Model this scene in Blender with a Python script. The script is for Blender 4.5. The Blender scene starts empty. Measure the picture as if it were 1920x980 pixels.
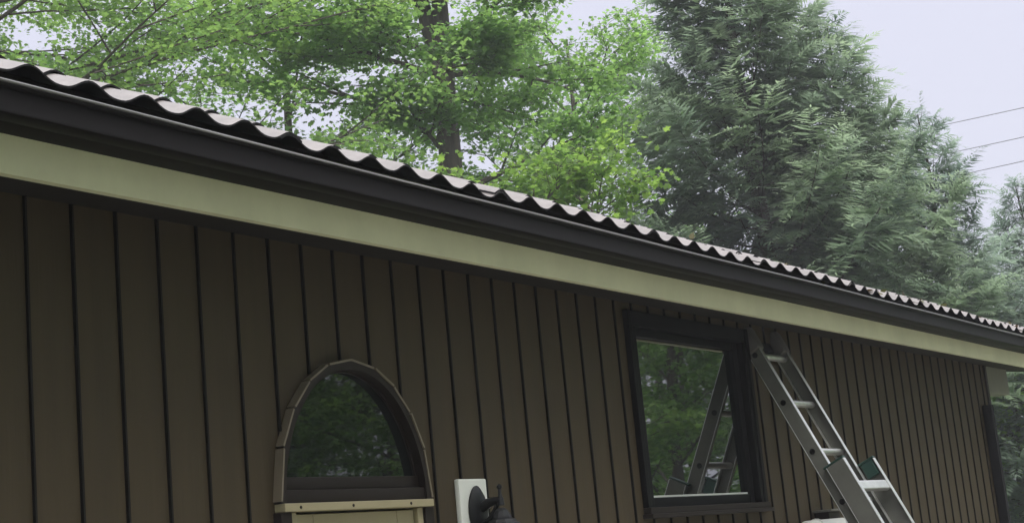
import bpy, bmesh, math, random
import numpy as np
from mathutils import Vector, Matrix
R = math.radians
C = bpy.context.scene.collection
S = bpy.context.scene

# ------------------------------------------------------------------ camera
cam_d = bpy.data.cameras.new('camera')
cam = bpy.data.objects.new('camera', cam_d); C.objects.link(cam); S.camera = cam
cam_d.sensor_width = 36.0; cam_d.sensor_fit = 'HORIZONTAL'; cam_d.lens = 36.0 * 2870.15 / 1920
cam_d.clip_start = 0.05; cam_d.clip_end = 3000
r_ = Vector((0.55076309, -0.82933602, -0.09413706))
u_ = Vector((-0.1086645, -0.18307107, 0.97707574))
f_ = Vector((0.82755788, 0.5279079, 0.19094817))
M4 = Matrix((r_, u_, -f_)).transposed().to_4x4(); M4.translation = Vector((0, 0, 1.6))
cam.matrix_world = M4

# ------------------------------------------------------------------ world: overcast sky
SUN_EL, SUN_AZ = 58, 215          # degrees; azimuth clockwise from +Y
w = bpy.data.worlds.new('World'); S.world = w; w.use_nodes = True
nt = w.node_tree; nt.nodes.clear()
N = nt.nodes.new
out = N('ShaderNodeOutputWorld'); bg = N('ShaderNodeBackground'); bg.inputs['Strength'].default_value = 0.1
sky = N('ShaderNodeTexSky'); sky.sky_type = 'NISHITA'; sky.sun_disc = False
sky.sun_elevation = R(SUN_EL); sky.sun_rotation = R(SUN_AZ); sky.dust_density = 6; sky.air_density = 1.0
tc = N('ShaderNodeTexCoord'); sep = N('ShaderNodeSeparateXYZ')
ramp = N('ShaderNodeValToRGB')
e = ramp.color_ramp.elements
e[0].position = 0.0; e[0].color = (0.70, 0.715, 0.83, 1)
e[1].position = 1.0; e[1].color = (3.1, 3.1, 3.25, 1)
m_ = e = ramp.color_ramp.elements.new(0.35); m_.color = (0.735, 0.745, 0.885, 1)
noi = N('ShaderNodeTexNoise'); noi.inputs['Scale'].default_value = 1.6; noi.inputs['Detail'].default_value = 3
nmap = N('ShaderNodeMapRange'); nmap.inputs['To Min'].default_value = 8.0; nmap.inputs['To Max'].default_value = 8.7
mul = N('ShaderNodeVectorMath'); mul.operation = 'SCALE'
mix = N('ShaderNodeMix'); mix.data_type = 'RGBA'; mix.inputs[0].default_value = 0.93
L = nt.links.new
L(tc.outputs['Generated'], sep.inputs[0]); L(sep.outputs['Z'], ramp.inputs['Fac'])
L(tc.outputs['Generated'], noi.inputs['Vector']); L(noi.outputs['Fac'], nmap.inputs['Value'])
L(ramp.outputs['Color'], mul.inputs[0]); L(nmap.outputs['Result'], mul.inputs['Scale'])
L(sky.outputs['Color'], mix.inputs[6]); L(mul.outputs['Vector'], mix.inputs[7])
L(mix.outputs[2], bg.inputs['Color']); L(bg.outputs[0], out.inputs['Surface'])

sd = bpy.data.lights.new('sun', 'SUN'); sd.energy = 1.5; sd.angle = R(25); sd.color = (1, 0.97, 0.92)
so = bpy.data.objects.new('sun', sd); C.objects.link(so); so.location = (0, -10, 30)
az, el = R(SUN_AZ), R(SUN_EL)
sdir = Vector((math.sin(az) * math.cos(el), math.cos(az) * math.cos(el), math.sin(el)))
so.rotation_euler = (-sdir).to_track_quat('-Z', 'Y').to_euler()

S.view_settings.view_transform = 'Standard'; S.view_settings.look = 'None'
S.view_settings.exposure = 0.4; S.view_settings.gamma = 1.0; S.view_settings.use_curve_mapping = False
S.cycles.max_bounces = 8; S.cycles.diffuse_bounces = 4; S.cycles.transmission_bounces = 4
S.cycles.use_denoising = True
HAZE = 0.0024

# ------------------------------------------------------------------ helpers
def tag(o, label=None, cat=None, group=None, kind=None):
    if label: o['label'] = label
    if cat: o['category'] = cat
    if group: o['group'] = group
    if kind: o['kind'] = kind
    return o

def empty(name, loc=(0, 0, 0)):
    o = bpy.data.objects.new(name, None); o.empty_display_size = 0.2
    C.objects.link(o); o.location = loc
    return o

def link(name, me, mat, parent=None, smooth=False):
    o = bpy.data.objects.new(name, me); C.objects.link(o)
    if mat: me.materials.append(mat)
    if parent is not None:
        o.parent = parent; o.location = -world_loc(parent)
    if smooth:
        for p in me.polygons: p.use_smooth = True
    return o

def world_loc(o):
    v = Vector(o.location)
    while o.parent is not None:
        o = o.parent; v = v + Vector(o.location)
    return v

class MB:
    """collects shapes in world coordinates, links them as ONE mesh object"""
    def __init__(s): s.v = []; s.f = []
    def poly(s, pts):
        n = len(s.v); s.v += [tuple(p) for p in pts]; s.f.append(tuple(range(n, n + len(pts)))); return s
    def raw(s, v, f):
        n = len(s.v); s.v += [tuple(p) for p in v]; s.f += [tuple(i + n for i in q) for q in f]; return s
    def box(s, x0, x1, y0, y1, z0, z1, b=0.0):
        if b <= 0:
            v = [(x, y, z) for x in (x0, x1) for y in (y0, y1) for z in (z0, z1)]
            return s.raw(v, [(0, 1, 3, 2), (4, 6, 7, 5), (0, 4, 5, 1), (2, 3, 7, 6), (0, 2, 6, 4), (1, 5, 7, 3)])
        bm = bmesh.new(); bmesh.ops.create_cube(bm, size=1)
        for q in bm.verts:
            q.co = Vector((x0 + (q.co.x + .5) * (x1 - x0), y0 + (q.co.y + .5) * (y1 - y0), z0 + (q.co.z + .5) * (z1 - z0)))
        bmesh.ops.bevel(bm, geom=bm.edges[:], offset=b, segments=2, affect='EDGES', profile=.6)
        return s.bm(bm)
    def bm(s, bm, M=None):
        bm.verts.index_update()
        s.raw([(M @ q.co) if M else q.co.copy() for q in bm.verts], [[q.index for q in fc.verts] for fc in bm.faces])
        bm.free(); return s
    def obox(s, c, ax, ay, az, sx, sy, sz, b=0.0):
        """oriented box: centre c, unit axes, full sizes"""
        t = MB().box(-sx / 2, sx / 2, -sy / 2, sy / 2, -sz / 2, sz / 2, b)
        c = Vector(c)
        s.raw([c + ax * p[0] + ay * p[1] + az * p[2] for p in t.v], t.f); return s
    def extrude_x(s, prof, x0, x1, caps=True, n=1):
        """closed (y,z) profile swept along x"""
        k = len(prof); v = []
        for i in range(n + 1):
            x = x0 + (x1 - x0) * i / n
            v += [(x, y, z) for y, z in prof]
        f = []
        for i in range(n):
            for j in range(k):
                j2 = (j + 1) % k
                f.append((i * k + j, i * k + j2, (i + 1) * k + j2, (i + 1) * k + j))
        if caps: f += [tuple(range(k - 1, -1, -1)), tuple(n * k + j for j in range(k))]
        return s.raw(v, f)
    def tube(s, pts, rad, n=8, cap=True):
        pts = [Vector(p) for p in pts]
        if not hasattr(rad, '__len__'): rad = [rad] * len(pts)
        v = []; f = []; ref = None
        for i, p in enumerate(pts):
            t = (pts[min(i + 1, len(pts) - 1)] - pts[max(i - 1, 0)]).normalized()
            if ref is None:
                ref = t.orthogonal().normalized()
            ref = (ref - t * ref.dot(t))
            ref = ref.normalized() if ref.length > 1e-6 else t.orthogonal().normalized()
            b2 = t.cross(ref)
            for j in range(n):
                a = 2 * math.pi * j / n
                v.append(p + (ref * math.cos(a) + b2 * math.sin(a)) * rad[i])
        for i in range(len(pts) - 1):
            for j in range(n):
                j2 = (j + 1) % n
                f.append((i * n + j, i * n + j2, (i + 1) * n + j2, (i + 1) * n + j))
        if cap: f += [tuple(range(n - 1, -1, -1)), tuple((len(pts) - 1) * n + j for j in range(n))]
        return s.raw(v, f)
    def lathe(s, c, axis, prof, n=20):
        """prof: list of (distance along axis, radius)"""
        axis = Vector(axis).normalized(); c = Vector(c)
        return s.tube([c + axis * d for d, _ in prof], [max(r, 1e-4) for _, r in prof], n)
    def build(s, name, mat, parent=None, smooth=False):
        me = bpy.data.meshes.new(name); me.from_pydata([tuple(q) for q in s.v], [], s.f)
        bm = bmesh.new(); bm.from_mesh(me); bmesh.ops.recalc_face_normals(bm, faces=bm.faces[:]); bm.to_mesh(me); bm.free()
        me.update()
        o = link(name, me, mat, parent)
        if smooth:
            for p in me.polygons: p.use_smooth = True
            try: me.set_sharp_from_angle(angle=R(38))
            except Exception: pass
        return o

# ------------------------------------------------------------------ materials
def mat(name, col, rough=0.6, metal=0.0, var=0.15, scale=6.0, bump=0.0, bscale=60, spec=0.5, coat=0.0, stretch=(1, 1, 1), col2=None, ior=None):
    m = bpy.data.materials.new(name); m.use_nodes = True; t = m.node_tree; p = t.nodes['Principled BSDF']
    p.inputs['Roughness'].default_value = rough; p.inputs['Metallic'].default_value = metal
    p.inputs['Specular IOR Level'].default_value = spec; p.inputs['Coat Weight'].default_value = coat
    if ior: p.inputs['IOR'].default_value = ior
    tc = t.nodes.new('ShaderNodeTexCoord'); mp = t.nodes.new('ShaderNodeMapping'); mp.inputs['Scale'].default_value = stretch
    t.links.new(tc.outputs['Object'], mp.inputs['Vector'])
    no = t.nodes.new('ShaderNodeTexNoise'); no.inputs['Scale'].default_value = scale; no.inputs['Detail'].default_value = 6
    no.inputs['Roughness'].default_value = 0.65
    t.links.new(mp.outputs[0], no.inputs['Vector'])
    cr = t.nodes.new('ShaderNodeValToRGB')
    a = col2 or tuple(c * (1 - var) for c in col[:3]); b = tuple(c * (1 + var) for c in col[:3])
    cr.color_ramp.elements[0].position = .3; cr.color_ramp.elements[1].position = .7
    cr.color_ramp.elements[0].color = (*a, 1); cr.color_ramp.elements[1].color = (*b, 1)
    t.links.new(no.outputs['Fac'], cr.inputs['Fac']); t.links.new(cr.outputs['Color'], p.inputs['Base Color'])
    mr = t.nodes.new('ShaderNodeMapRange'); mr.inputs['To Min'].default_value = max(rough - .08, .02); mr.inputs['To Max'].default_value = min(rough + .1, 1)
    t.links.new(no.outputs['Fac'], mr.inputs['Value']); t.links.new(mr.outputs[0], p.inputs['Roughness'])
    if bump > 0:
        n2 = t.nodes.new('ShaderNodeTexNoise'); n2.inputs['Scale'].default_value = bscale; n2.inputs['Detail'].default_value = 4
        t.links.new(mp.outputs[0], n2.inputs['Vector'])
        bp = t.nodes.new('ShaderNodeBump'); bp.inputs['Strength'].default_value = bump; bp.inputs['Distance'].default_value = .01
        t.links.new(n2.outputs['Fac'], bp.inputs['Height']); t.links.new(bp.outputs[0], p.inputs['Normal'])
    return m

def leaf_mat(name, c0, c1, trans, tmix=0.45, rough=0.5):
    """leaves: colour differs leaf by leaf (attribute 'tint'), part of the light passes through"""
    m = bpy.data.materials.new(name); m.use_nodes = True; t = m.node_tree; p = t.nodes['Principled BSDF']
    at = t.nodes.new('ShaderNodeAttribute'); at.attribute_name = 'tint'
    cr = t.nodes.new('ShaderNodeValToRGB'); cr.color_ramp.elements[0].color = (*c0, 1); cr.color_ramp.elements[1].color = (*c1, 1)
    t.links.new(at.outputs['Fac'], cr.inputs['Fac']); t.links.new(cr.outputs['Color'], p.inputs['Base Color'])
    p.inputs['Roughness'].default_value = rough; p.inputs['Specular IOR Level'].default_value = .35
    tr = t.nodes.new('ShaderNodeBsdfTranslucent')
    mx = t.nodes.new('ShaderNodeMix'); mx.data_type = 'RGBA'; mx.blend_type = 'MULTIPLY'; mx.inputs[0].default_value = 1
    mx.inputs[7].default_value = (*trans, 1)
    t.links.new(cr.outputs['Color'], mx.inputs[6]); t.links.new(mx.outputs[2], tr.inputs['Color'])
    ms = t.nodes.new('ShaderNodeMixShader'); ms.inputs[0].default_value = tmix
    o = t.nodes['Material Output']
    t.links.new(p.outputs[0], ms.inputs[1]); t.links.new(tr.outputs[0], ms.inputs[2]); t.links.new(ms.outputs[0], o.inputs['Surface'])
    return m

M = {}
M['siding'] = mat('brown_siding_paint', (.056, .0415, .0225), .6, spec=.25, var=.14, scale=2.5, bump=.10, bscale=25, stretch=(5, 1, .22))
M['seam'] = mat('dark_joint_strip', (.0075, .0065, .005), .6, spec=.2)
M['sheath'] = mat('dark_wall_sheathing', (.012, .010, .009), .9)
M['fascia'] = mat('olive_cream_fascia_paint', (.68, .665, .46), .5, var=.10, scale=4, bump=.05, bscale=12, stretch=(.8, 1, .5))
M['soffit'] = mat('dark_brown_soffit', (.018, .015, .012), .75, spec=.2)
M['gutter'] = mat('dark_brown_gutter_enamel', (.0055, .0045, .0042), .5, var=.1, spec=.08, scale=1.5, bump=.06, bscale=3, stretch=(.5, 1, 1))
M['roof'] = mat('weathered_corrugated_sheet', (.215, .192, .182), .5, var=.3, scale=9, bump=.15, bscale=40)
M['sheetunder'] = mat('shaded_sheet_underside', (.014, .013, .014), .7, spec=.2)  # undersides and cut edges coloured dark, their shade is in the colour
M['lip'] = mat('gutter_lip_highlight', (.20, .19, .195), .3, var=.25, scale=3, stretch=(.7, 1, 1))  # bright edge highlight of the gutter put into a paler lip colour
M['frame'] = mat('dark_brown_window_frame', (.016, .011, .009), .5, var=.15, spec=.25)
M['black'] = mat('black_window_frame', (.006, .006, .0065), .55, var=.15, spec=.12)
M['glass'] = mat('window_glass', (.006, .008, .008), .03, var=.05, ior=3.5, bump=.02, bscale=2.5)
M['glassarch'] = mat('arch_window_glass', (.006, .008, .008), .03, var=.05, ior=1.75, bump=.02, bscale=2.5)
for nd in (M['glass'].node_tree, M['glassarch'].node_tree):
    for l in list(nd.nodes['Principled BSDF'].inputs['Roughness'].links): nd.links.remove(l)
    nd.nodes['Principled BSDF'].inputs['Roughness'].default_value = 0.015
M['tan'] = mat('tan_trim_metal', (.17, .14, .10), .5, var=.12)
M['door'] = mat('tan_door_paint', (.33, .285, .175), .5, var=.06)
M['white'] = mat('white_vinyl_block', (.74, .75, .70), .45, var=.04)
M['iron'] = mat('black_lantern_metal', (.010, .0105, .0115), .42, spec=.3, var=.3, scale=14, bump=.2, bscale=40)
M['lglass'] = mat('frosted_lantern_glass', (.55, .55, .5), .3)
M['alu'] = mat('worn_aluminium', (.78, .78, .76), .34, metal=.85, var=.12, scale=12, bump=.05, bscale=60)
M['aluside'] = mat('dull_darkened_aluminium', (.115, .115, .100), .6, metal=.0, spec=.25, var=.15, scale=8)  # aged aluminium; dark reflections on the webs are put into this colour
M['rubber'] = mat('dark_rubber', (.085, .078, .072), .75)
M['capgreen'] = mat('dark_green_plastic', (.010, .040, .030), .5)
M['pipe'] = mat('pale_grey_pipe', (.55, .56, .53), .45, var=.08)
M['post'] = mat('dark_stained_post', (.008, .008, .0095), .7, var=.2, spec=.2)
M['bark'] = mat('grey_brown_bark', (.085, .070, .058), .9, var=.45, scale=9, bump=.6, bscale=18, stretch=(1, 1, .25))
M['barkdark'] = mat('dark_conifer_bark', (.055, .042, .034), .9, var=.4, scale=9, bump=.6, bscale=18, stretch=(1, 1, .25))
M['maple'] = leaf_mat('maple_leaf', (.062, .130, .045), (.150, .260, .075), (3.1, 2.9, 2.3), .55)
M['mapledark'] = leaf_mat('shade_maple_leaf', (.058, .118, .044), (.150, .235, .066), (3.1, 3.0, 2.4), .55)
M['sapling'] = leaf_mat('sapling_leaf', (.072, .14, .040), (.165, .25, .060), (2.7, 2.7, 2.0), .5)
M['cedar'] = leaf_mat('cedar_frond', (.078, .118, .098), (.250, .315, .205), (2.0, 2.05, 1.9), .48, .8)  # greyed fronds, some of the haze is put into their colour
M['cedarhazy'] = leaf_mat('haze_paled_cedar_frond', (.110, .150, .130), (.24, .30, .225), (2.0, 2.05, 2.0), .48, .8)  # paler copy of the cedar fronds, haze put into the colour
M['litter'] = leaf_mat('fallen_leaf', (.07, .045, .022), (.11, .12, .045), (1.5, 1.4, 1.2), .25, .7)
M['wire'] = mat('grey_cable', (.22, .22, .24), .6)
M['lawn'] = mat('lawn', (.045, .085, .022), .9, var=.35, scale=3, bump=.4, bscale=30)

# ------------------------------------------------------------------ ground
g = MB(); g.poly([(-900, -900, 0), (900, -900, 0), (900, 900, 0), (-900, 900, 0)])
tag(g.build('ground', M['lawn']), kind='structure')

pt = MB(); pt.box(1.2, 14.5, -4.2, 3.02, -.05, .06, .01)  # unseen slab, added to bounce light up onto wall and fascia
tag(pt.build('bounce_slab', mat('pale_bounce_slab', (.37, .355, .30), .85, var=.1, scale=2, bump=.2, bscale=40)), kind='structure')

# ------------------------------------------------------------------ house
WY = 3.09                      # outer face of the board siding
SP = 0.1524                    # board module
X0 = 2.548                     # a groove
XL, XR = X0 - 37 * SP, 10.86   # ends of the front wall
house = empty('house', (4.0, 5.7, 0))
tag(house, 'low house with dark brown board siding, corrugated roof and dark gutter over a cream fascia', 'house')

# openings
AX, AW, AH, AZ = 3.792, 0.374, 0.444, 1.830      # arch: centre x, half width, height, spring line
def arch_z(x, grow=0.0):
    t = (x - AX) / (AW + grow)
    return AZ + (AH + grow) * math.sqrt(max(0.0, 1 - t * t))
WX0, WX1, WZ0, WZ1 = 5.672, 6.878, 1.718, 2.600  # window outer casing
ROOFZ = 2.645                                     # wall meets soffit

sid = MB()
BT = .03
def board(x0, x1, z0, z1): sid.box(x0, x1, WY, WY + BT, z0, z1)
def board_arch(x0, x1, z1):
    n = max(2, int((x1 - x0) / .012)); xs = [x0 + (x1 - x0) * i / n for i in range(n + 1)]
    fr = [(x, WY, arch_z(x, -.008)) for x in xs] + [(x1, WY, z1), (x0, WY, z1)]
    bk = [(p[0], WY + BT, p[2]) for p in fr]
    k = len(fr); sid.raw(fr + bk, [tuple(range(k)), tuple(range(2 * k - 1, k - 1, -1))] + [(i, i + k, (i + 1) % k + k, (i + 1) % k) for i in range(k)])
GW = .0050
random.seed(3)
n0, n1 = -37, 55
for n in range(n0, n1):
    a = X0 + n * SP + GW + random.uniform(-.001, .001); b = X0 + (n + 1) * SP - GW + random.uniform(-.001, .001)
    if n == n1 - 1: b = XR
    a0, a1 = AX - AW + .006, AX + AW - .006
    w0, w1 = WX0 + .01, WX1 - .01
    if b <= a0 or (a >= a1 and b <= w0) or a >= w1:
        board(a, b, 0.05, ROOFZ)
    elif a < a1 and b > a0:
        if a < a0: board(a, a0, .05, ROOFZ)
        board_arch(max(a, a0), min(b, a1), ROOFZ)
        if b > a1: board(a1, b, .05, ROOFZ)
    else:
        if a < w0: board(a, w0, .05, ROOFZ)
        board(max(a, w0), min(b, w1), .05, WZ0 + .01); board(max(a, w0), min(b, w1), WZ1 - .01, ROOFZ)
        if b > w1: board(w1, b, .05, ROOFZ)
nboard = len(sid.f)
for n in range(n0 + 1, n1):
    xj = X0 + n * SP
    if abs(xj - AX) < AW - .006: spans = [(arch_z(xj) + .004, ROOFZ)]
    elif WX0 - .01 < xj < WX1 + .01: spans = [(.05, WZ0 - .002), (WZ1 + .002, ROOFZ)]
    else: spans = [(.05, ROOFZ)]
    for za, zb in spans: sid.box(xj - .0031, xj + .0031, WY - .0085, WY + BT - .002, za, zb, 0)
wall = sid.build('siding_wall', M['siding'], house)
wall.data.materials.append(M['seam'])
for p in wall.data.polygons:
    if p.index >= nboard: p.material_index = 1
sh = MB()
sh.box(XL, XR - .02, WY + .115, WY + .20, .05, ROOFZ + .1)                       # sheathing behind the grooves
sh.box(XL + .002, XL + .03, WY + BT + .002, WY + .113, .05, ROOFZ); sh.box(XR - .05, XR - .022, WY + BT + .002, WY + .113, .05, ROOFZ)
sh.build('sheathing', M['sheath'], house)

# other walls (gable ends with the roof slope, back wall)
TANP = math.tan(R(21.6)); EY, EZ = 2.700, 2.801; RY = EY + 3.1
def roof_z(y): return EZ + (min(y, 2 * RY - y) - EY) * TANP
for xa, xb in ((XL, XL + .1), (XR - .15, XR - .03)):
    e_ = MB(); ys = [WY + .205, RY, 2 * RY - WY]
    pr = [(ys[0], .05), (ys[0], roof_z(ys[0]) - .13), (RY, roof_z(RY) - .13), (ys[2], roof_z(ys[2]) - .13), (ys[2], .05)]
    e_.extrude_x(pr, xa, xb); e_.build('gable_wall', M['siding'], house)
bw = MB(); bw.box(XL + .105, XR - .155, 2 * RY - WY - .1, 2 * RY - WY, .05, ROOFZ); bw.build('back_wall', M['siding'], house)
ft = MB(); ft.box(XL + .02, XR - .04, WY + .02, 2 * RY - WY - .02, -.02, .045); ft.build('foundation', mat('concrete_footing', (.3, .29, .27), .9), house)
cb = MB(); cb.box(XR + .002, XR + .05, WY - .012, WY + .10, .05, ROOFZ - .01, .004); cb.build('corner_board', M['frame'], house)

# soffit, fascia, gutter
FY = 2.781; FB = 2.577; XE = 11.75; XS = XL - .4
sf = MB(); sf.extrude_x([(FY + .026, FB + .012), (WY + .1, ROOFZ + .006), (WY + .1, ROOFZ + .03), (FY + .026, FB + .04)], XS, XE)
sf.build('soffit', M['soffit'], house)
fa = MB(); fa.extrude_x([(FY, FB), (FY + .024, FB), (FY + .024, EZ + .015), (FY, EZ + .004)], XS, XE, n=30)
fa.build('fascia', M['fascia'], house)
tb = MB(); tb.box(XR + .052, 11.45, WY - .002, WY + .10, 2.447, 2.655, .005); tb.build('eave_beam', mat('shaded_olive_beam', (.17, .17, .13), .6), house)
gy = FY - .003
prof = [(2.652, 2.743), (2.649, 2.739), (2.650, 2.733), (2.657, 2.730), (2.657, 2.684), (2.655, 2.680), (2.655, 2.674), (2.659, 2.671), (2.700, 2.670), (2.704, 2.672), (2.712, 2.672), (2.716, 2.670), (gy, 2.670), (gy, 2.757),
        (gy - .002, 2.757), (gy - .002, 2.673), (2.660, 2.674), (2.660, 2.734), (2.668, 2.735), (2.668, 2.741)]
gu = MB(); gu.extrude_x(prof, XS, 11.70, n=12)
gutter = gu.build('gutter', M['gutter'], house, smooth=True)
lipm = MB(); lipm.tube([(x_, 2.6515, 2.7445) for x_ in np.linspace(XS, 11.70, 60)], .0042, 8); lip_o = lipm.build('gutter_lip', M['lip'], gutter, smooth=True)
# slight sag and knocks along the run
rng = random.Random(5)
for v in list(gutter.data.vertices) + list(lip_o.data.vertices):
    x = v.co.x
    v.co.z += .0022 * math.sin(x * 1.1) + .0012 * math.sin(x * 2.9 + 1)

# corrugated roof: separate overlapping sheets
PER = .1776; AMP = .0150; PH = 2.264
def corr(x): return AMP * (2 * ((math.cos(2 * math.pi * (x - PH) / PER) + 1) / 2) ** 1.35 - .85)
def sheet(xa, xb, dz, side, rnd, y0=None):
    nx = int((xb - xa) / PER * 14) + 1; ny = 5
    y0 = EY if y0 is None else y0
    ys = [y0 + (RY + .02 - y0) * j / ny for j in range(ny + 1)]
    top = []; bot = []
    for j, y in enumerate(ys):
        for i in range(nx + 1):
            x = xa + (xb - xa) * i / nx
            z = EZ + (y - EY) * TANP + corr(x) + dz + rnd * (i / nx - .5) + .002 * math.sin(x * 7 + j)
            yy = y if side > 0 else 2 * RY - y
            if j == 0: yy += side * .004 * math.sin(x * 3.3)
            top.append((x, yy, z)); bot.append((x, yy, z - .0055))
    k = nx + 1; f = []
    T = len(top)
    for j in range(ny):
        for i in range(nx):
            a = j * k + i
            f.append((a, a + 1, a + k + 1, a + k)); f.append((T + a, T + a + k, T + a + k + 1, T + a + 1))
    for i in range(nx):
        f.append((i, T + i, T + i + 1, i + 1)); a = ny * k + i; f.append((a, a + 1, T + a + 1, T + a))
    for j in range(ny):
        a = j * k; f.append((a, a + k, T + a + k, T + a)); a = j * k + nx; f.append((a, T + a, T + a + k, a + k))
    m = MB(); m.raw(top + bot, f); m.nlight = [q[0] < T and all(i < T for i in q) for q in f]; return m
def put_sheet(m):
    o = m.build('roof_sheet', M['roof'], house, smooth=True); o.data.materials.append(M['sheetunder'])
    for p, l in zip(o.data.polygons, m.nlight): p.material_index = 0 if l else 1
x = PH - 31.25 * PER; i = 0
while x < 11.6:
    xe = min(x + 6.5 * PER, 11.85); dz = .0065 if i % 2 else 0.0
    put_sheet(sheet(x, xe, dz, 1, rng.uniform(-.004, .004)))
    put_sheet(sheet(x, xe, dz + .011, 1, rng.uniform(-.003, .003), EY + .125 + rng.uniform(-.012, .012)))     # upper course lapped over the eave course
    put_sheet(sheet(x, xe, dz, -1, 0))
    x += 6 * PER; i += 1
rc = MB(); rz = roof_z(RY); rc.extrude_x([(RY - .13, rz - .040), (RY, rz + .012), (RY + .13, rz - .040), (RY, rz + .0)], PH - 31 * PER, 11.8); rc.build('ridge_cap', M['roof'], house)
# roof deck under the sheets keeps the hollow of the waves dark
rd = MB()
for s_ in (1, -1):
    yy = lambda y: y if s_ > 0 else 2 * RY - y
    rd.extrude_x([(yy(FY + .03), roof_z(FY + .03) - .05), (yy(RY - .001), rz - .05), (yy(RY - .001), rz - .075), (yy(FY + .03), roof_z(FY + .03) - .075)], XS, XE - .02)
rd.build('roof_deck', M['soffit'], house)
cl = MB(); cl.extrude_x([(FY + .002, EZ + .006), (FY + .022, EZ + .017), (FY + .022, EZ + .030), (FY + .002, EZ + .022)], XS, XE - .01); cl.build('eave_batten', M['soffit'], house)

# ---------------------------------------------------------------- arched window (part of the house)
def ring(m, g0, g1, y0, y1, zb, n=40, t0=0.0, t1=math.pi):
    """half-ellipse ring between grow g0 (inner) and g1 (outer), y0..y1"""
    P = []
    for i in range(n + 1):
        a = t1 + (t0 - t1) * i / n
        for gq in (g0, g1):
            P.append((AX + (AW + gq) * math.cos(a), AZ + (AH + gq) * math.sin(a)))
    v = [(p[0], y0, p[1]) for p in P] + [(p[0], y1, p[1]) for p in P]; T = len(P); f = []
    for i in range(n):
        a = 2 * i
        f += [(a, a + 1, a + 3, a + 2), (T + a, T + a + 2, T + a + 3, T + a + 1), (a, a + 2, T + a + 2, T + a), (a + 1, T + a + 1, T + a + 3, a + 3)]
    f += [(0, T, T + 1, 1), (2 * n, 2 * n + 1, T + 2 * n + 1, T + 2 * n)]
    m.raw(v, f)
fr = MB(); ring(fr, -.028, -.0035, WY - .029, WY + .085, AZ)
fr.box(AX - AW + .002, AX + AW - .002, WY - .020, WY + .085, AZ - .002, AZ + .038, .003)
awin = fr.build('arched_window', M['frame'], house, smooth=True)
sa = MB(); ring(sa, -.036, -.0285, WY + .004, WY + .055, AZ); sa.box(AX - AW + .029, AX + AW - .029, WY - .001, WY + .056, AZ + .0385, AZ + .078, .004)
sa.build('sash', M['frame'], awin, smooth=True)
gp = MB(); n = 40
P = [(AX + (AW - .033) * math.cos(math.pi * i / n), AZ + .07 + (AH - .105) * math.sin(math.pi * i / n)) for i in range(n + 1)]
P = [(p[0], WY + .013, min(p[1] + .03, arch_z(p[0], -.033)) if 0 < i < n else p[1]) for i, p in enumerate(P)]
bk = [(p[0], WY + .021, p[2]) for p in P]; k = len(P)
gp.raw(P + bk, [tuple(range(k)), tuple(range(2 * k - 1, k - 1, -1))] + [(i, i + k, (i + 1) % k + k, (i + 1) % k) for i in range(k)])
gp.build('pane', M['glassarch'], awin)
# bent flashing round the arch: short straight strips
segs = [3.1416 * t for t in (0.0, .12, .22, .31, .40, .50, .60, .69, .78, .88, 1.0)]
for i in range(len(segs) - 1):
    fs = MB(); a0, a1 = segs[i], segs[i + 1]
    q = []
    for a in (a0 + .010, a1 - .010):
        for gq in (-.003, .0035):
            q.append((AX + (AW + gq) * math.cos(a), AZ + (AH + gq) * math.sin(a)))
    j = .003 * (i % 2)
    v = [(p[0], WY - .032 - j, p[1]) for p in q] + [(p[0], WY - .001, p[1]) for p in q]
    fs.raw(v, [(0, 1, 3, 2), (4, 6, 7, 5), (0, 2, 6, 4), (1, 5, 7, 3), (0, 4, 5, 1), (2, 3, 7, 6)])
    fs.build('flashing', M['tan'], awin)

# ---------------------------------------------------------------- door under the arch
DX0, DX1 = AX - AW, AX + AW
dm = MB(); dm.box(DX0 - .004, DX0 + .045, WY - .030, WY + .09, .05, 1.802, .003); dm.box(DX1 - .045, DX1 + .003, WY - .03, WY + .09, .05, 1.802, .003)
dfr = dm.build('door_frame', M['frame'], house)
dh = MB(); dh.box(DX0 + .004, DX1 - .010, WY - .042, WY + .09, 1.803, 1.8275, .003); head = dh.build('door_head', M['door'], house)
for x in (3.49, 3.735, 4.03):
    sc_ = MB(); sc_.lathe((x, WY - .042, 1.815), (0, -1, 0), [(0, .005), (.0015, .005), (.003, .003)], 8)
    sc_.build('screw', M['frame'], head)
dj = MB(); dj.box(DX0 + .046, DX0 + .075, WY - .02, WY + .08, .05, 1.8015, .002); dj.box(DX1 - .075, DX1 - .046, WY - .02, WY + .08, .05, 1.8015, .002)
dj.build('door_jamb', M['door'], house)
dd = MB(); a, b = DX0 + .077, DX1 - .077
dd.box(a, b, WY + .02, WY + .06, .06, 1.797)
door = dd.build('door', M['door'], house)
d2 = MB()
d2.box(a + .001, a + .09, WY - .004, WY + .0198, .061, 1.796, .003); d2.box(b - .09, b - .001, WY - .004, WY + .0198, .061, 1.796, .003)
d2.box(a + .091, b - .091, WY - .004, WY + .0198, 1.742, 1.796, .003); d2.box(a + .091, b - .091, WY - .004, WY + .0198, .061, .25, .003); d2.box(a + .091, b - .091, WY - .004, WY + .0198, .9, 1.02, .003)
d2.build('door_rails', M['door'], door)
dn = MB(); dn.lathe((b - .05, WY - .004, .96), (0, -1, 0), [(0, .028), (.006, .028), (.012, .012), (.035, .012), (.045, .026), (.06, .026), (.068, .012)], 16)
dn.build('door_handle', M['alu'], door, smooth=True)

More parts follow.
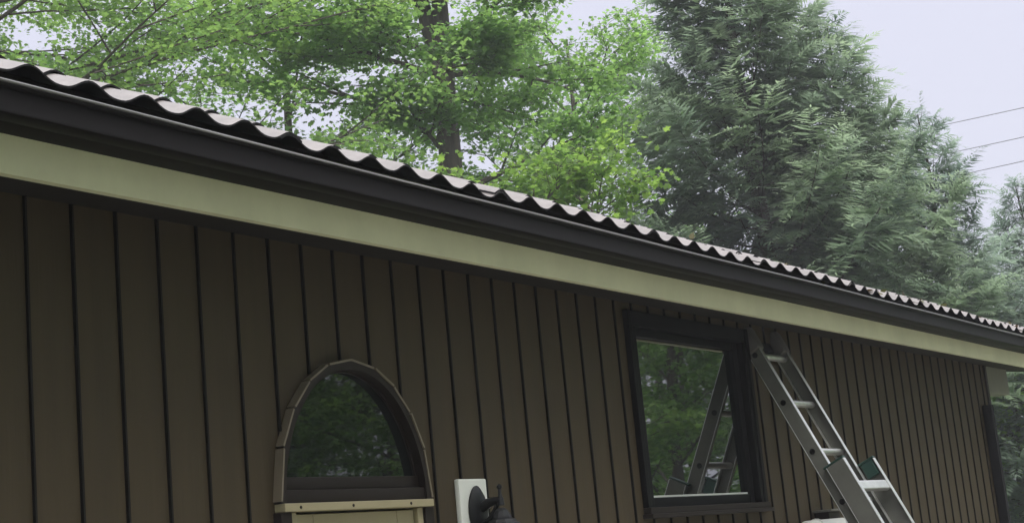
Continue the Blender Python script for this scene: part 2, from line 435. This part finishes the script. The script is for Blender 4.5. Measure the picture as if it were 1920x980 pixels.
# ---------------------------------------------------------------- tall window
wm = MB(); cw = .066
y0, y1 = WY - .020, WY + .062
wm.box(WX0, WX0 + .030, y0 - .006, WY + .03, WZ0 + .045, WZ1, .003); wm.box(WX0 + .036, WX0 + cw, y0, y1, WZ0 + .045, WZ1 - cw - .002, .003)
wm.box(WX1 - .030, WX1, y0 - .006, WY + .03, WZ0 + .045, WZ1, .003); wm.box(WX1 - cw, WX1 - .036, y0, y1, WZ0 + .045, WZ1 - cw - .002, .003)
wm.box(WX0 + .031, WX0 + .035, WY + .004, y1, WZ0 + .045, WZ1, 0); wm.box(WX1 - .035, WX1 - .031, WY + .004, y1, WZ0 + .045, WZ1, 0)
wm.box(WX0 + .036, WX1 - .036, y0, y1, WZ1 - cw, WZ1 - .001, .003)
win = wm.build('window', M['black'], house)
sl = MB(); sl.box(WX0 - .012, WX1 + .012, WY - .048, WY + .06, WZ0, WZ0 + .018, .003); sl.box(WX0, WX1, WY - .036, WY + .075, WZ0 + .0182, WZ0 + .044, .003)
sl.build('sill', M['frame'], win)
ss = MB(); sx0, sx1, sz0, sz1 = WX0 + cw + .001, WX1 - cw - .001, WZ0 + .0455, WZ1 - cw - .003
t = .055
ss.box(sx0, sx0 + t - .018, WY + .012, WY + .070, sz0, sz1, .004); ss.box(sx1 - t, sx1, WY + .012, WY + .070, sz0, sz1, .004)
ss.box(sx0 + t - .017, sx1 - t - .001, WY + .012, WY + .070, sz0, sz0 + t - .013, .004); ss.box(sx0 + t - .017, sx1 - t - .001, WY + .012, WY + .070, sz1 - t + .02, sz1, .004)
ss.build('sash', M['black'], win)
wg = MB(); wg.box(sx0 + .01, sx1 - .02, WY + .032, WY + .040, sz0 + .02, sz1 - .02); wg.build('pane', M['glass'], win)
bd = MB(); bd.box(sx0 + t - .018, sx1 - t, WY + .022, WY + .0315, sz0 + t - .012, sz0 + t - .004); bd.build('glazing_bead', M['pipe'], win)

# ------------------------------------------------------------------ wall lantern
lan = empty('wall_lantern', (4.41, WY, 1.75))
tag(lan, 'black coach lantern on a white mounting block beside the arched door', 'wall lamp')
b_ = MB(); b_.box(4.335, 4.503, WY - .022, WY - .001, 1.50, 1.893, .006); b_.build('mounting_block', M['white'], lan)
bp = MB(); cx, cz = 4.428, 1.778; ya = WY - .024
# oval back plate with a pointed top, domed
lay = [(0, 1.0), (-.008, 1.0), (-.016, .86), (-.022, .60), (-.026, .30)]
n = 28; vv = []; ff = []
for d, k_ in lay:
    for i in range(n):
        a = 2 * math.pi * i / n; rx = .052 * k_; rz_ = .082 * k_ * (1 + .10 * max(0, math.sin(a)) ** 8)
        vv.append((cx + rx * math.cos(a), ya + d, cz + rz_ * math.sin(a)))
for j in range(len(lay) - 1):
    for i in range(n):
        i2 = (i + 1) % n; ff.append((j * n + i, j * n + i2, (j + 1) * n + i2, (j + 1) * n + i))
ff += [tuple(range(n)), tuple((len(lay) - 1) * n + i for i in range(n - 1, -1, -1))]
bp.raw(vv, ff); bp.build('back_plate', M['iron'], lan, smooth=True)
ly = 2.885; lx = 4.290
lx = 4.405
# stem runs straight out from the plate and carries the lantern
LYD = WY - .128; LX = 4.424
ar = MB()
ar.tube([(cx, ya - .02, cz + .012), (cx, ya - .05, cz + .026), (LX, ya - .08, cz + .030), (LX, LYD - .004, cz + .028)], [.019, .017, .014, .013], 10)
ar.tube([(cx, ya - .012, cz - .045), (cx, ya - .05, cz - .030), (cx, ya - .075, cz - .002), (LX, LYD + .012, cz + .022)], [.011, .010, .009, .008], 8)
ar.build('arm', M['iron'], lan, smooth=True)
fn = MB(); fn.lathe((LX, LYD, cz + .012), (0, 0, 1), [(0, .014), (.024, .012), (.034, .007), (.056, .0055), (.061, .010), (.068, .010), (.073, .004)], 12); fn.build('finial', M['iron'], lan, smooth=True)
cp = MB(); cp.lathe((LX, LYD, cz + .004), (0, 0, -1), [(0, .012), (.010, .024), (.028, .032), (.036, .034), (.040, .046), (.050, .052), (.053, .060), (.062, .066), (.065, .082), (.070, .092), (.074, .088)], 10); cp.build('cap', M['iron'], lan)
lg = MB(); lg.lathe((LX, LYD, cz - .067), (0, 0, -1), [(0, .082), (.19, .055)], 8); lg.build('lamp_glass', M['lglass'], lan)
lb = MB()
for i in range(8):
    a = 2 * math.pi * (i) / 8
    lb.tube([(LX + .084 * math.cos(a), LYD + .084 * math.sin(a), cz - .066), (LX + .057 * math.cos(a), LYD + .057 * math.sin(a), cz - .258)], .005, 6)
lb.lathe((LX, LYD, cz - .257), (0, 0, -1), [(0, .062), (.012, .062), (.02, .04), (.04, .015), (.05, .004)], 8)
lb.build('cage', M['iron'], lan)

# ------------------------------------------------------------------ extension ladder
AXD = Vector((0, -.421, -.907)).normalized()       # down along the ladder
NRM = Vector((0, AXD.z, -AXD.y)); NRM = -NRM if NRM.y > 0 else NRM   # outward, away from the wall
EX = Vector((1, 0, 0))
lad = empty('extension_ladder', (7.08, 1.75, 0))
tag(lad, 'aluminium extension ladder leaning on the brown wall right of the tall window', 'ladder')
P0 = Vector((0, 2.997, 2.446))                     # a point on the fly section's front flange
def lp(x, s_, d=0.0):                              # s: metres down the ladder; d: metres outwards from the flange plane
    q = P0 + AXD * s_ + NRM * d; return Vector((x, q.y, q.z))
def rail(parent, x_out, inward, s0, s1, d_front, depth, fl, name):
    """channel rail: web with front and back flanges turned inwards"""
    m = MB(); mid = (s0 + s1) / 2; ln = s1 - s0
    m.obox(lp(x_out + inward * .0015, mid, d_front - depth / 2), EX, AXD, NRM, .003, ln, depth - .008)
    web = m.build(name, M['aluside'], parent)
    f2 = MB()
    f2.obox(lp(x_out + inward * fl / 2, mid, d_front - .002), EX, AXD, NRM, fl, ln, .004, .001)
    f2.obox(lp(x_out + inward * fl / 2, mid, d_front - depth + .002), EX, AXD, NRM, fl, ln, .004, .001)
    f2.build('flange', M['alu'], web)
    return web
FXL, FXR = 6.905, 7.262
rail(lad, FXL, 1, -.06, 2.35, 0, .072, .026, 'fly_rail'); rail(lad, FXR, -1, -.06, 2.35, 0, .072, .026, 'fly_rail')
BXL, BXR = 6.872, 7.296; S_B = .612
S_G = 2.74
rail(lad, BXL, 1, S_B, S_G, .086, .100, .030, 'base_rail'); rail(lad, BXR, -1, S_B, S_G, .086, .100, .030, 'base_rail')
s_ = -.045
while s_ < 2.3:
    m = MB(); sw = MB(); m.tube([lp(FXL + .004, s_, -.040), lp(FXR - .004, s_, -.040)], .017, 12)
    rg_ = m.build('rung', M['alu'], lad, smooth=True)
    for xx, dx in ((FXL, -1), (FXR, 1)):
        sw = MB(); sw.lathe(lp(xx, s_, -.040), (dx, 0, 0), [(.0002, .014), (.003, .014), (.004, .008)], 12)
        sw.build('rung_plug', M['black'], rg_)
    s_ += .2735
s_ = .755
while s_ < 2.7:
    m = MB(); m.obox(lp((BXL + BXR) / 2, s_, .066), EX, AXD, NRM, BXR - BXL - .008, .046, .030, .005)
    m.build('rung', M['alu'], lad); s_ += .2735
for x0, x1 in ((FXL - .022, FXL + .062), (FXR - .062, FXR + .022)):
    m = MB(); xm = (x0 + x1) / 2
    m.obox(lp(xm, -.125, -.040), EX, AXD, NRM, x1 - x0, .13, .095, .022); m.build('end_cap', M['rubber'], lad, smooth=True)
m = MB(); m.obox(lp((FXL + FXR) / 2, -.135, -.062), EX, AXD, NRM, FXR - FXL - .13, .11, .045, .012); m.build('bumper_pad', M['black'], lad)
for x0, sg in ((BXL, 1), (BXR, -1)):
    m = MB(); m.obox(lp(x0 + sg * .016, S_B + .035, .040), EX, AXD, NRM, .026, .085, .066, .006)
    m.obox(lp(x0 + sg * .016, S_B - .006, .030), EX, AXD, NRM, .034, .010, .115, .003)
    m.build('guide_bracket', M['capgreen'], lad)
    m = MB(); m.obox(lp(x0 + sg * .012, S_G + .012, .036), EX, AXD, NRM, .06, .05, .13, .008); m.build('foot', M['rubber'], lad)

# ------------------------------------------------------------------ pipe on the wall behind the ladder
pp = empty('vent_pipe', (7.4, WY, 1.62))
tag(pp, 'short pale grey pipe with a ring collar on the wall behind the ladder', 'pipe')
m = MB(); m.tube([(7.135, 3.00, 1.615), (7.145, 3.00, 1.615), (7.63, 3.00, 1.617), (7.66, 3.02, 1.617), (7.67, WY - .001, 1.617)], [.034, .042, .042, .042, .042], 18); m.build('tube', M['pipe'], pp, smooth=True)
m = MB(); m.lathe((7.262, 3.00, 1.6155), (1, 0, 0), [(0, .044), (.002, .049), (.012, .049), (.014, .044)], 18); m.build('collar', M['pipe'], pp, smooth=True)
m = MB(); m.box(7.475, 7.625, 3.01, WY - .001, 1.640, 1.694, .004); m.build('bracket', M['frame'], pp)
m = MB(); m.box(7.455, 7.645, 2.985, WY - .001, 1.6945, 1.706, .003); m.build('bracket_lid', M['aluside'], pp)

# ------------------------------------------------------------------ cut off dark downspout at the house corner
m = MB(); m.box(10.690, 10.748, 3.022, WY - .003, .12, 2.345, .006)
m.build('downspout', M['post'], house)

# ------------------------------------------------------------------ trees
LEAF = np.array([(0, 0), (.20, -.06), (.50, .10), (.34, .30), (.62, .62), (.28, .62), (0, 1.05), (-.28, .62), (-.62, .62), (-.34, .30), (-.50, .10), (-.20, -.06)])
OVAL = np.array([(0, 0), (.25, .25), (.27, .55), (0, 1.0), (-.27, .55), (-.25, .25)])

def leaves_mesh(name, pos, nrm, ydir, size, tint, shape, material, parent, fold=.12):
    """one mesh of many leaf polygons (arrays of positions, normals, tip directions, sizes)"""
    n = len(pos); k = len(shape)
    nrm = nrm / np.linalg.norm(nrm, axis=1, keepdims=True)
    yd = ydir - nrm * np.sum(ydir * nrm, axis=1, keepdims=True); yd /= np.maximum(np.linalg.norm(yd, axis=1, keepdims=True), 1e-6)
    xd = np.cross(yd, nrm)
    sx = shape[:, 0][None, :, None]; sy = shape[:, 1][None, :, None]
    V = pos[:, None, :] + size[:, None, None] * (xd[:, None, :] * sx + yd[:, None, :] * sy - nrm[:, None, :] * (np.abs(sx) * fold * 2 + sy * sy * fold))
    V = V.reshape(-1, 3)
    me = bpy.data.meshes.new(name)
    me.vertices.add(n * k); me.vertices.foreach_set('co', V.astype(np.float32).ravel())
    me.loops.add(n * k); me.loops.foreach_set('vertex_index', np.arange(n * k, dtype=np.int32))
    me.polygons.add(n); me.polygons.foreach_set('loop_start', np.arange(0, n * k, k, dtype=np.int32))
    me.update(calc_edges=True)
    at = me.attributes.new('tint', 'FLOAT', 'FACE'); at.data.foreach_set('value', tint.astype(np.float32))
    return link(name, me, material, parent)

def bez(p, d, ln, lift, rg, n=5, wob=.06):
    """a branch: starts along d, bends by lift"""
    pts = [Vector(p)]; d = Vector(d).normalized(); st = ln / n
    for i in range(n):
        d = (d + Vector((rg.uniform(-wob, wob), rg.uniform(-wob, wob), lift / n + rg.uniform(-wob, wob)))).normalized()
        pts.append(pts[-1] + d * st)
    return pts

def along(pts, t):
    k = t * (len(pts) - 1); i = min(int(k), len(pts) - 2); a = pts[i].lerp(pts[i + 1], k - i)
    return a, (pts[i + 1] - pts[i]).normalized()

def broadleaf(name, label, base, height, tr, crown_lo, reach, seed, material, leaf=.095, per=34, nlimb=16, fork=None, group=None, shape=LEAF, lean=(0, 0), stems=1, sub=8, twig=7, up0=.25, up1=.8, clip=None, front=None):
    rg = random.Random(seed); nr = np.random.RandomState(seed)
    root = empty(name, base); tag(root, label, 'tree', group)
    wood = MB(); base = Vector(base); tw = []
    trunks = []
    for s in range(stems):
        a = 2 * math.pi * s / max(stems, 1) + rg.uniform(0, 1)
        off = Vector((0, 0, 0)) if stems == 1 else Vector((math.cos(a), math.sin(a), 0)) * .12
        n = 9; pts = []
        for i in range(n + 1):
            t = i / n
            sp = (0 if stems == 1 else .16 * height * t ** 1.3)
            pts.append(base + off + Vector((lean[0] * t + math.cos(a) * sp + .07 * math.sin(t * 7 + seed), lean[1] * t + math.sin(a) * sp + .07 * math.cos(t * 6 + seed), height * .93 * t)))
        rad = [tr * (1.25 if i == 0 else 1) * (1 - .86 * (i / n)) for i in range(n + 1)]
        wood.tube(pts, rad, 10); trunks.append((pts, tr))
        if fork and s == 0:
            # second leader leaving the trunk at the fork height
            p, d = along(pts, fork / (height * .93)); q = bez(p, (-.10, .20, 1), height * .93 - fork, .10, rg, 6, .03)
            rr = tr * (1 - .86 * fork / (height * .93)) * 1.0
            wood.tube(q, [rr * (1 - .8 * i / 6) for i in range(7)], 8); trunks.append((q, rr * 1.6))
    for li in range(nlimb):
        pts, r0 = trunks[li % len(trunks)]
        zlo = pts[0].z; zhi = pts[-1].z
        hz = crown_lo + (height * .9 - crown_lo) * (li + rg.random()) / nlimb
        t = min(max((base.z + hz - zlo) / (zhi - zlo), .02), .97)
        p, d = along(pts, t)
        a = li * 2.399 + rg.uniform(-.4, .4); up = up0 + up1 * t
        ln = reach * (1.05 - .55 * ((hz - crown_lo) / (height - crown_lo)) ** 2) * rg.uniform(.8, 1.1)
        if clip:
            ca = math.cos(a) * .55 - math.sin(a) * .83
            if ca > 0: ln *= 1 - (1 - clip) * ca
        if front:
            cf = -(math.cos(a) * .83 + math.sin(a) * .53)
            if cf > 0: ln *= 1 - (1 - front) * cf
        lr = max(.014, r0 * .20 * (1.1 - .7 * t))
        limb = bez(p, (math.cos(a), math.sin(a), up), ln, .05, rg, 7, .09)
        wood.tube(limb, [lr * (1 - .85 * i / 7) + .004 for i in range(8)], 6)
        for si in range(sub):
            ts = .22 + .76 * (si + rg.random() * .6) / sub
            p, d = along(limb, ts); sd = 1 if si % 2 else -1
            side = d.cross(Vector((0, 0, 1))).normalized() * sd
            dr = d * rg.uniform(.5, 1.0) + side * rg.uniform(.6, 1.1) + Vector((0, 0, rg.uniform(-.15, .35)))
            l2 = ln * (.52 - .28 * ts) * rg.uniform(.75, 1.2) + .15
            br = bez(p, dr, l2, -.05, rg, 4, .10)
            wood.tube(br, [lr * .45 * (1 - .8 * i / 4) * (1.1 - .6 * ts) + .0025 for i in range(5)], 5)
            for ti in range(twig):
                tt = .15 + .85 * (ti + rg.random() * .5) / twig
                p2, d2 = along(br, min(tt, .99)); s2 = 1 if ti % 2 else -1
                sd2 = d2.cross(Vector((0, 0, 1))).normalized() * s2
                dt = d2 * rg.uniform(.5, 1) + sd2 * rg.uniform(.4, 1) + Vector((0, 0, rg.uniform(-.25, .2)))
                q = bez(p2, dt, rg.uniform(.25, .5), -.15, rg, 2, .1)
                wood.tube(q, [.005, .0035, .002], 3, False); tw.append(q)
    wood.build('trunk', M['bark'], root, smooth=True)
    pos = []; yd = []; cl = []
    for q in tw:
        c = rg.random() * .5
        for _ in range(per):
            t = rg.random() ** .7
            p, d = along(q, min(t, .999)); pos.append(p); yd.append(d); cl.append(c)
    pos = np.array(pos); n = len(pos); yd = np.array(yd)
    pos += nr.normal(0, 1, (n, 3)) * np.array([.11, .11, .07])
    nrm = nr.normal(0, .48, (n, 3)) + np.array([0, 0, 1.0])
    yd = yd + nr.normal(0, .7, (n, 3)) + np.array([0, 0, -.25])
    size = leaf * nr.uniform(.6, 1.15, n); tint = np.clip(np.array(cl) + nr.uniform(0, .5, n), 0, 1)
    leaves_mesh('crown', pos, nrm, yd, size, tint, shape, material, root)
    return root

def conifer(name, label, base, height, rmax, lo, seed, material, group, tr=.2, step=.065, fr_len=.70, power=.8, nfr=.050):
    rg = random.Random(seed); nr = np.random.RandomState(seed)
    root = empty(name, base); tag(root, label, 'tree', group); base = Vector(base)
    wood = MB(); n = 8
    tp = [base + Vector((.05 * math.sin(i + seed), .05 * math.cos(i * 1.3 + seed), height * i / n)) for i in range(n + 1)]
    wood.tube(tp, [tr * (1 - .97 * i / n) + .006 for i in range(n + 1)], 9)
    ax = []; dr = []; nm = []; ln_ = []; ti_ = []
    z = lo; k = 0
    while z < height - .03:
        frac = (height - z) / (height - lo)
        L_ = rmax * frac ** power * (rg.uniform(.55, .9) if rg.random() < .6 else rg.uniform(.85, 1.15)) + .10
        a = k * 2.399 + rg.uniform(-.5, .5); k += 1
        p, _ = along(tp, min(z / height, .999))
        br = bez(p, (math.cos(a), math.sin(a), .25 + .8 * (1 - frac) ** 1.5), L_, .55, rg, 6, .07)
        for i in range(1, 7):
            t = i / 6; br[i] = br[i] - Vector((0, 0, .34 * L_ * (t - .7 * t * t) * frac))
        wood.tube(br, [max(.003, .007 * L_ * (1 - i / 6) + .003) for i in range(7)], 5, False)
        bt = rg.random() * .45 + (.35 if rg.random() < .16 else 0)
        m_ = max(6, int(L_ / nfr))
        for j in range(m_):
            t = (.10 + .90 * ((j + rg.random()) / m_) ** .85)
            p, d = along(br, min(t, .999)); side = d.cross(Vector((0, 0, 1))).normalized() * (1 if j % 2 else -1)
            tip = t > .88
            v = d * rg.uniform(.5, 1.2) + side * (rg.uniform(.1, .5) if tip else rg.uniform(.4, 1.2)) + Vector((0, 0, rg.uniform(-1.0, .25) if not tip else rg.uniform(-.15, .7)))
            ax.append(p + side * rg.uniform(0, .12) + Vector((rg.uniform(-.05, .05), rg.uniform(-.05, .05), rg.uniform(-.10, .05)))); dr.append(v.normalized())
            nm.append(Vector((0, 0, 1)) + side * rg.uniform(-.7, .7) + d * rg.uniform(-.2, .7)); ln_.append(fr_len * rg.uniform(.5, 1.15) * (.5 + .5 * min(1, L_ / 1.2))); ti_.append(min(1, bt + rg.random() * .25 + .25 * t * t))
        z += step * rg.uniform(.5, 1.5)
    wood.build('trunk', M['barkdark'], root, smooth=True)
    ax = np.array(ax); dr = np.array(dr); nm = np.array(nm); ln_ = np.array(ln_); ti_ = np.array(ti_)
    # a frond = a flat drooping fan: an axis with fringed blades on both sides
    pos = []; yd = []; nn = []; sz = []; tn = []
    nb = 12; sd0 = np.cross(dr, nm); sd0 /= np.linalg.norm(sd0, axis=1, keepdims=True)
    for b in range(nb):
        t = (b + .3) / nb
        c = ax + dr * (ln_ * t)[:, None] + np.array([0, 0, -1.0]) * (ln_ * .38 * t * t)[:, None]
        for s in (1, -1):
            v = dr * .8 + sd0 * s * .8 + np.array([0, 0, -.65 * t]) + nr.normal(0, .09, dr.shape)
            pos.append(c); yd.append(v); nn.append(nm + nr.normal(0, .15, nm.shape)); sz.append(ln_ * (.44 - .30 * t) * nr.uniform(.75, 1.2, len(ln_))); tn.append(np.clip(ti_ - .1 + .25 * t + nr.uniform(-.06, .06, len(ln_)), 0, 1))
    v = dr + np.array([0, 0, -.7]); pos.append(c); yd.append(v); nn.append(nm); sz.append(ln_ * .2); tn.append(np.clip(ti_ + .15, 0, 1))
    pos = np.concatenate(pos); yd = np.concatenate(yd); nn = np.concatenate(nn); sz = np.concatenate(sz); tn = np.concatenate(tn)
    blade = np.array([(0, 0), (.10, .45), (0, 1.0), (-.10, .38)])
    leaves_mesh('crown', pos, nn, yd, sz, tn, blade, material, root, fold=.08)
    return root

def ray(px, py, h):
    """ground plan spot at horizontal distance h in a given viewing direction (used once to lay the trees out)"""
    d = f_ + r_ * ((px - 960) / 2870.15) - u_ * ((py - 490) / 2870.15)
    k = h / math.hypot(d.x, d.y); return Vector((d.x * k, d.y * k, 0))

GB = 'maple trees behind the house'
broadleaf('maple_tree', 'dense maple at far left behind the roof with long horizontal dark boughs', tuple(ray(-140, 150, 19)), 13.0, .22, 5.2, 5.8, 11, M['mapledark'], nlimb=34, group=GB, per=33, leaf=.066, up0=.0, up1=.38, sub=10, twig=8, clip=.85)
broadleaf('maple_tree', 'tall maple with a thick forked trunk rising behind the middle of the roof', tuple(ray(852, 340, 20.8)), 14.0, .31, 6.0, 3.8, 22, M['maple'], nlimb=23, fork=8.35, group=GB, per=30, leaf=.084, up0=.12, up1=.6, clip=.62, front=.15)
broadleaf('maple_tree', 'maple with its trunk hidden, filling the space between the left maple and the forked one', tuple(ray(545, 250, 24)), 13.5, .16, 6.0, 4.0, 27, M['maple'], nlimb=17, group=GB, per=18, leaf=.072, up0=.1, up1=.6)
broadleaf('maple_tree', 'young many stemmed maple with yellow green leaves between the forked maple and the cedar', tuple(ray(950, 330, 17)), 5.9, .06, 4.3, 1.15, 33, M['sapling'], nlimb=12, clip=.7, group=GB, per=15, stems=4, sub=7, twig=6, leaf=.075)
broadleaf('maple_tree', 'maple filling the gap behind the forked trunk, left of the cedar', tuple(ray(1090, 300, 25)), 11.0, .15, 4.6, 3.1, 44, M['maple'], nlimb=18, group=GB, per=18, leaf=.075, clip=.7)
GC = 'cedars right of the maples'
conifer('cedar_tree', 'tallest dark cedar, its top above the picture, right of the maples', tuple(ray(1430, 450, 21.5)), 11.8, 3.4, 2.4, 5, M['cedar'], GC, tr=.20)
conifer('cedar_tree', 'mid sized cedar stepping down to the right of the tallest cedar', tuple(ray(1600, 450, 22.5)), 9.0, 2.9, 2.0, 6, M['cedar'], GC, tr=.15)
conifer('cedar_tree', 'low haze-paled cedar at the right end of the row below the wires', tuple(ray(1755, 450, 24)), 7.8, 2.4, 1.4, 7, M['cedarhazy'], GC, tr=.12)
conifer('cedar_tree', 'hazy far cedar cut by the right edge of the picture', tuple(ray(1925, 450, 30)), 7.7, 2.3, 1.0, 8, M['cedarhazy'], GC, tr=.12)
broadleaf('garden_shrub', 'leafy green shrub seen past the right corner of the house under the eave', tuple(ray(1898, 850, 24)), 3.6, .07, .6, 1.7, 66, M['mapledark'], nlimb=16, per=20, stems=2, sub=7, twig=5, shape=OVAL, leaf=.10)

nr = np.random.RandomState(4); nl = 90
lx_ = 5.8 + 5.2 * nr.rand(nl); ly_ = EY + .03 + .5 * nr.rand(nl) ** 2
lz_ = np.array([EZ + (b - EY) * TANP + corr(a) + .014 for a, b in zip(lx_, ly_)])
lo_ = leaves_mesh('fallen_leaves', np.stack([lx_, ly_, lz_], 1), nr.normal(0, .7, (nl, 3)) + np.array([0, -.3, 1]), nr.normal(0, 1, (nl, 3)), nr.uniform(.02, .06, nl), nr.rand(nl), OVAL, M['litter'], None)
tag(lo_, 'brown and green leaf litter caught along the edge of the corrugated roof', 'leaf litter', kind='stuff')

# trees standing across the front yard: they show as reflections in the windows
GF = 'trees across the front yard, seen mirrored in the window panes'
def copy_tree(o, loc, rot, label):
    c = o.copy(); C.objects.link(c); c.location = loc; c.rotation_euler = (0, 0, rot); c['label'] = label
    for ch in list(o.children):
        d = ch.copy(); C.objects.link(d); d.parent = c
    return c
y1_ = broadleaf('yard_tree', 'leafy green tree mirrored in the tall window', (25.0, -6.5, 0), 9.0, .16, .4, 3.6, 71, M['maple'], nlimb=20, per=34, group=GF, leaf=.10)
y2_ = broadleaf('yard_tree', 'dark leafy tree mirrored in the arched window', (20.0, -7.9, 0), 10.0, .18, .8, 3.8, 72, M['mapledark'], nlimb=20, per=34, group=GF, leaf=.10)
copy_tree(y2_, (27.5, -15.0, 0), 1.1, 'dark tree behind, mirrored at the edge of the arched window')
copy_tree(y1_, (31.5, -9.5, 0), 2.0, 'leafy tree further off, mirrored between the boughs in the tall window')
for x_, y_, r_k, lb_ in ((30.0, -19.5, 1.9, 'far dark tree mirrored small behind the others, left side of the arched window'), (33.0, -23.5, 5.1, 'far dark tree mirrored small behind the others, right side of the arched window')):
    c_ = copy_tree(y2_, (x_, y_, 0), r_k, lb_); c_.scale = (1.4, 1.4, 1.4)
for x_, y_, r_k, lb_ in ((38.0, -13.5, .6, 'far big tree mirrored behind the others, left side of the tall window'), (40.0, -9.0, 3.3, 'far big tree mirrored behind the others, right side of the tall window')):
    c_ = copy_tree(y1_, (x_, y_, 0), r_k, lb_); c_.scale = (1.35, 1.35, 1.35)
copy_tree(y1_, (30.0, -3.6, 0), 4.0, 'leafy tree mirrored behind the ladder in the tall window')
for x_, y_, r_k, lb_ in ((3.0, -8.0, 2.2, 'unseen tall tree added opposite the left end of the gutter to darken it and the wall'), (10.5, -12.0, 4.4, 'unseen tall tree added opposite the arched window to darken wall and gutter'), (-4.0, -6.5, 5.3, 'unseen tall tree added behind the viewer to shade the left of the wall')):
    c_ = copy_tree(y2_, (x_, y_, 0), r_k, lb_); c_.scale = (1.25, 1.25, 1.4)  # unseen trees, put here to shade the wall and darken the gutter
copy_tree(y2_, (22.0, -16.5, 0), 3.1, 'dark tree further off, mirrored between the boughs in the arched window')

# ------------------------------------------------------------------ overhead wires on two poles
def lerp(a, b, t): return tuple(p + (q - p) * t for p, q in zip(a, b))
def rayz(px, py, h):
    d = f_ + r_ * ((px - 960) / 2870.15) - u_ * ((py - 490) / 2870.15)
    k = h / math.hypot(d.x, d.y); return Vector((d.x * k, d.y * k, 1.6 + d.z * k))
pl = rayz(1520, 300, 34); pr = rayz(2500, 100, 27)
for nm, q, zt, lb_ in (('utility_pole', pl, rayz(1520, 278, 34).z + .4, 'wooden utility pole hidden behind the tallest cedar'), ('utility_pole', pr, rayz(2500, 40, 27).z + .6, 'wooden utility pole right of the picture')):
    m = MB(); m.tube([(q.x, q.y, 0), (q.x, q.y, zt)], [.13, .09], 10)
    tag(m.build(nm, M['bark'], smooth=True), lb_, 'pole')
for py0, py1, lb_ in ((190, 237 , 'topmost of the three thin wires against the sky at right'), (245, 278, 'middle one of the three thin wires against the sky at right'), (290, 318, 'lowest of the three thin wires against the sky at right')):
    sl_ = -.236; yl = py0 + sl_ * (1520 - 1920); yr = py0 + sl_ * (2500 - 1920) * .92
    a = rayz(1520, yl, 34); b = rayz(2500, yr, 27); pts = []
    mid = rayz(1920, py0, 34 + (27 - 34) * .40)
    for i in range(25):
        t = i / 24; p = a.lerp(b, t); p.z -= .25 * 4 * t * (1 - t) * .3; pts.append(p)
    m = MB(); m.tube(pts, .0075, 6); tag(m.build('overhead_wire', M['wire'], smooth=True), lb_, 'wire', 'overhead wires')

# ------------------------------------------------------------------ thin damp haze over the whole yard
if HAZE > 0:
    m = MB(); m.box(-60, 70, -60, 70, -1, 17)
    hz = m.build('haze', None); tag(hz, kind='stuff')
    hm = bpy.data.materials.new('thin_haze'); hm.use_nodes = True; t = hm.node_tree; t.nodes.clear()
    o = t.nodes.new('ShaderNodeOutputMaterial'); v = t.nodes.new('ShaderNodeVolumePrincipled')
    v.inputs['Density'].default_value = HAZE; v.inputs['Color'].default_value = (.93, .94, .97, 1)
    t.links.new(v.outputs[0], o.inputs['Volume']); hz.data.materials.append(hm)
